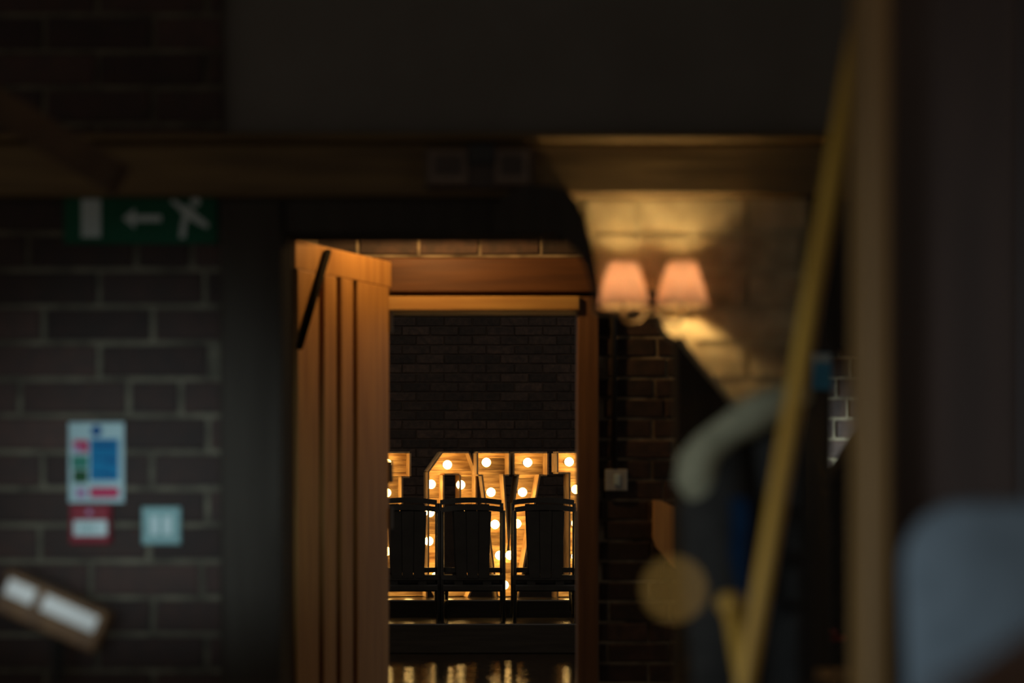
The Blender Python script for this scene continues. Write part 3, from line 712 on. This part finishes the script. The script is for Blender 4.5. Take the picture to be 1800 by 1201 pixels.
tag(link('neck_ribbon', v, f, M['navy'], None, False, og), 'navy blue ribbon hanging down the front of the black jacket', 'ribbon')
# walking stick leaning by the jacket
DW = 2.42
a, b = P(1284, 1062, DW), P(1308, 1201, DW); dv = (b-a)/(a.z-b.z); end = a+dv*(a.z-0.012)
stick = thing('walking_stick', 'tan wooden walking stick standing below the navy ribbon', 'stick', end)
MB().tube([Vector((0, 0, 0)), (a-end)*0.5, a-end], [0.009, 0.010, 0.011], 12).build('shaft', M['pole'], stick, True)
MB().lathe([(0.0, -0.015), (0.014, -0.012), (0.018, 0.0), (0.014, 0.012), (0.0, 0.016)], 16, a-end).build('knob', M['pole'], stick, True)
# side table with a blue bottle
DTb = 3.55
zt_ = PZ(1186, DTb)
tb = thing('side_table', 'small dark side table with the blue bottle on it', 'table', (PX(1400, DTb), DTb, 0))
MB().box(-0.125, 0.125, -0.10, 0.14, zt_-0.028, zt_, 0.006).build('table_top', M['timber_brace'], tb)
for sx in (-1, 1):
    for sy in (-0.08, 0.12): MB().box(sx*0.105-0.013, sx*0.105+0.013, sy-0.013, sy+0.013, 0, zt_-0.026, 0.002).build('leg', M['timber_dark'], tb)
og = Vector((PX(1352, DTb), DTb+0.0, zt_))
bo = thing('bottle', 'bright blue bottle on the dark side table', 'bottle', og)
MB().lathe([(0.0, 0.0), (0.018, 0.0), (0.019, 0.005), (0.019, 0.045), (0.014, 0.058), (0.009, 0.064), (0.0, 0.065)], 20).build('bottle_body', M['bluepl'], bo, True)
MB().lathe([(0.0, 0.063), (0.009, 0.063), (0.009, 0.078), (0.0, 0.079)], 16).build('bottle_cap', M['white'], bo, True)
MB().lathe([(0.0193, 0.006), (0.0193, 0.018)], 20).build('bottle_label', M['signwhite'], bo, True)

# high-backed chair close on the right
DH = 1.62
cxh = PX(1585, DH)+0.21
hc = thing('high_back_chair', 'high-backed blue-grey upholstered chair close on the right', 'chair', (cxh, DH, 0), -0.16)
zc = PZ(882, DH); n = 40; v = []; f = []
outl = []
hw = 0.205; r = 0.055; inset = 0.02
for (sx, sz, a0) in ((1, 1, 0), (-1, 1, 90)):
    for i in range(7):
        a = math.radians(a0+i*15); outl.append((sx*(hw-r)+r*math.cos(a), zc-r+r*math.sin(a)))
outl += [(-hw+inset, 0.50), (hw-inset, 0.50)]
def bevprism(pts, y0, y1, c):
    cx_ = sum(p[0] for p in pts)/len(pts); cz_ = sum(p[1] for p in pts)/len(pts); m_ = len(pts)
    sh = lambda k: [(cx_+(x_-cx_)*k, cz_+(z_-cz_)*k) for x_, z_ in pts]
    vv = []; ff = []
    for k, y in ((1-c*2, y0), (1-c*.6, y0+.008), (1, y0+.025), (1, y1-.02), (1-c, y1)):
        vv += [(x_, y, z_) for x_, z_ in sh(k)]
    for i in range(4):
        for j in range(m_): ff.append((i*m_+j, i*m_+(j+1) % m_, (i+1)*m_+(j+1) % m_, (i+1)*m_+j))
    ff.append(tuple(range(m_))); ff.append(tuple(range(4*m_, 5*m_)))
    return vv, ff
vv, ff = bevprism(outl, -0.045, 0.04, 0.03)
link('backrest', vv, ff, M['bluegrey'], hc, True)
MB().box(-0.21, 0.21, 0.02, 0.42, 0.42, 0.50, 0.02).build('seat', M['bluegrey'], hc)
for sx in (-1, 1):
    for yy in (-0.01, 0.39): MB().box(sx*0.185-0.016, sx*0.185+0.016, yy-0.016, yy+0.016, 0, 0.44, 0.003).build('leg', M['timber_dark'], hc)

# counter ledge along the bottom right
ZK = 1.098
kt = thing('bar_counter', 'orange oak bar counter edge in the lower right corner', 'counter', (0.35, 0.9, 0))
ctop = [(-0.45, 0.55), (-0.45, 0.86), (0.19, 0.86), (PX(1640, 0.955), 0.955), (PX(1815, 1.33), 1.33), (0.75, 1.33), (0.75, 0.55)]
MB().slab([(x_-0.35, y_-0.9) for x_, y_ in ctop], ZK-0.035, ZK).build('counter_top', M['oak_orange'], kt)
cb = [(-0.40, 0.58), (-0.40, 0.82), (0.21, 0.82), (0.40, 1.26), (0.72, 1.26), (0.72, 0.58)]
MB().slab([(x_-0.35, y_-0.9) for x_, y_ in cb], 0, ZK-0.035).build('counter_body', M['panel'], kt)

# single lit fairy-light bulb hanging on a thin wire, far out of focus
DFy = 0.84
og = P(1185, 1036, DFy)
fb = thing('fairy_light', 'small glowing warm fairy light in front of the brick wall', 'light', og)
MB().lathe([(0.0, -0.004), (0.0028, -0.003), (0.004, 0.0), (0.0028, 0.003), (0.0, 0.004)], 14).build('glow_bulb', M['fairy'], fb, True)
MB().tube([(0, 0, 0.004), (0, 0, 2.75-og.z)], 0.0004, 6).build('wire', M['blackmetal'], fb, True)
